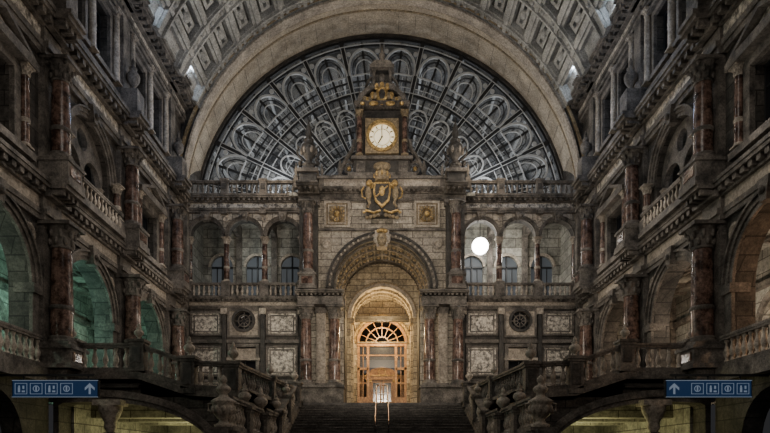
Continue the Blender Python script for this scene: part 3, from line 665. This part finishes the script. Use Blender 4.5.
    F=(Vector((s*10.13,18.6,0)),Vector((1,0,0)),Z,Vector((0,-1,0)))
    g=B('direction_sign',F)
    g.box(-1.34,1.34,3.54,4.08,-.12,0,'iron'); g.box(-1.31,1.31,3.57,4.05,0,.015,'signb')
    for zz in (3.545,4.055): g.box(-1.33,1.33,zz,zz+.018,0,.03,'signw')
    e=-s
    ax=e*1.08
    g.plate([(ax,3.98),(ax+.15,3.84),(ax+.15,3.76),(ax+.03,3.86),(ax+.03,3.64),(ax-.03,3.64),(ax-.03,3.86),(ax-.15,3.76),(ax-.15,3.84)],[],.015,.03,'signw')
    for k in range(4):
        cx=-e*(1.05-.47*k)
        g.plate(rect(cx-.19,cx+.19,3.64,3.98),[rect(cx-.175,cx+.175,3.655,3.965)],.015,.025,'signw')
        if k%2==0: g.ell(cx-.06,3.88,.02,.03,.03,.012,'signw',8,5); g.box(cx-.09,cx-.03,3.7,3.85,.015,.03,'signw'); g.box(cx+.03,cx+.12,3.7,3.75,.015,.03,'signw'); g.box(cx+.05,cx+.1,3.8,3.9,.015,.03,'signw')
        else: g.ring(cx,3.81,.08,.1,0,2*pi,.015,.03,'signw',16); g.box(cx-.02,cx+.02,3.74,3.88,.015,.03,'signw')
    x0,x1=(-1.87,1.2) if s<0 else (-1.2,1.87)
    g.box(x0,x1,4.2,4.27,-.1,-.03,'iron')
    for x in (-1.0,0,1.0): g.box(x-.02,x+.02,4.05,4.22,-.08,-.04,'iron')
    g.done()
b=B('stair_handrail')
for x in (-.3,.3):
    b.tube([(x,5.7,-33.4),(x,3.3,-26.4)],.035,'brass',8); b.tube([(x,5.35,-33.3),(x,3.0,-26.4)],.018,'brass',6)
    for k in range(8):
        y=33.3-.98*k; z=4.8-.16/.45*(33.5-y); b.tube([(x,z-.1,-y),(x,z+.88,-y)],.02,'iron',6)
b.tube([(-.3,5.7,-33.4),(-.15,5.8,-33.5),(.15,5.8,-33.5),(.3,5.7,-33.4)],.035,'brass',8)
for k in range(8):
    y=33.3-.98*k; z=4.8-.16/.45*(33.5-y)+.5; b.tube([(-.3,z,-y),(.3,z,-y)],.018,'iron',6)
b.done(GS)

def lampobj(x,y,z,ztop,m='lamp',r=.3):
    b=B('globe_lamp'); b.ell(x,z,-y,r,r,r,m,16,10); b.tube([(x,z+r*.8,-y),(x,ztop,-y)],.025,'iron',6); b.lathe(x,z+r*.8,-y,[(.16,0),(.18,.06),(.05,.14)],'gold',10); b.done()
lampobj(6.15,37.6,15.0,16.9,'lamp',.52)

# ------------------------------------------------------------------ lights
def light(kind,loc,e,col=(1,1,1),r=.5,rot=None,size=None,name='scene_light'):
    d=bpy.data.lights.new(name,kind); d.energy=e; d.color=col
    if kind=='AREA':
        d.shape='RECTANGLE'; d.size=size[0]; d.size_y=size[1]
    else: d.shadow_soft_size=r
    if kind=='SPOT': d.spot_size=size; d.spot_blend=.7
    o=bpy.data.objects.new(name,d); o.location=loc
    if rot: o.rotation_euler=rot
    S.collection.objects.link(o); return o
light('AREA',(0,8,21),420,(1,.92,.82),rot=(math.radians(50),0,0),size=(6,5))  # added soft fill for the whole hall, no fixture here
light('SPOT',(0,17,8.5),3600,(1,.88,.72),r=.35,rot=(math.radians(101),0,0),size=math.radians(64))  # added spot, brightens the facade while the side walls stay dark
light('POINT',(0,27,11),300,(1,.9,.76),r=.3)  # added fill for the central facade
light('POINT',(0,31,17),260,(1,.88,.72),r=.3)  # added fill for the beige wall above the portal
light('POINT',(0,10,6.5),190,(1,.9,.78),r=.3)  # added front fill, lifts the urns and the floor
for s in (-1,1):
    light('POINT',(s*7,31,9),200,(1,.86,.7),r=.25)  # added fill for the facade wings
    for y in (18.35,24.45,30.55):
        light('POINT',(s*9.9,y,11.9),48,(1,.92,.82),r=.12); light('POINT',(s*9.7,y-.5,5.5),26,(1,.92,.82),r=.12)  # added grazing lights, give the side walls local contrast
# lights added for the vault and great arch, without fixtures
light('POINT',(-5.5,31,22),210,(.93,.97,1),r=.2); light('POINT',(5.5,31,22),210,(1,.97,.92),r=.2)
for s in (-1,1):
    for y in (22,28,33.5): light('POINT',(s*10.8,y,23.5),85,(.65,.8,1),r=.12)
    for y in (25,30.5): light('POINT',(s*9.4,y,19.0),85,(.5,.67,1),r=.2)  # added bluish fill on the attic stone
    light('POINT',(s*6,34,19.0),190,(1,.82,.6),r=.3)
light('POINT',(0,33.4,20.0),60,(1,.85,.65),r=.25); light('POINT',(0,34.5,26.5),75,(1,.86,.68),r=.25)
# shed
for y in (44,54,68): 
    for x in (-7,7): light('POINT',(x,y,19),1150,(.93,.96,1),r=.8)
for x in (-7,7): light('POINT',(x,38.6,20),120,(.95,.97,1),r=.4)  # added fill on the hall side, brightens the fanlight tracery
# galleries
for y,cl,e in ((24.45,(.45,1,.8),270),(30.5,(.45,1,.75),180),(18.3,(.75,1,.8),200),(12,(.8,1,.8),60)): light('POINT',(-14.4,y,7.2),e,cl,r=.2)
for y,cl,e in ((24.45,(1,.84,.65),230),(30.5,(1,.75,.52),130),(18.3,(1,.62,.36),190),(12,(1,.7,.5),60)): light('POINT',(14.4,y,7.2),e,cl,r=.2)
for s in (-1,1):
    light('POINT',(s*14.8,24.4,14.8),60,(.9,.92,1),r=.3)
    light('POINT',(s*8.6,23.9,1.9),120,(1,.9,.42),r=.2); light('POINT',(s*9.2,28,2.0),150,(1,.93,.45),r=.3)
light('POINT',(-8.2,38,14.5),50,(.9,.97,.95),r=.3); light('POINT',(8.2,38,14.5),110,(1,.95,.86),r=.3); light('POINT',(6.15,36.9,14.2),60,(1,.96,.88),r=.2)
# portal
light('POINT',(0,39.3,10.2),620,(1,.72,.36),r=.2); light('POINT',(0,35.2,8.6),200,(1,.74,.42),r=.2)
light('POINT',(0,42.6,10.5),90,(1,.6,.3),r=.2)
w=bpy.data.worlds.new('World'); S.world=w; w.use_nodes=True
bg=w.node_tree.nodes['Background']; bg.inputs[0].default_value=(.62,.62,.66,1); bg.inputs[1].default_value=.035
cd=bpy.data.cameras.new('Camera'); co=bpy.data.objects.new('Camera',cd); S.collection.objects.link(co)
co.location=(0,0,1.6); co.rotation_euler=(pi/2,0,0); cd.sensor_width=36; cd.lens=600/770*36; cd.shift_x=3/770; cd.shift_y=243.5/770; cd.clip_end=300
S.camera=co
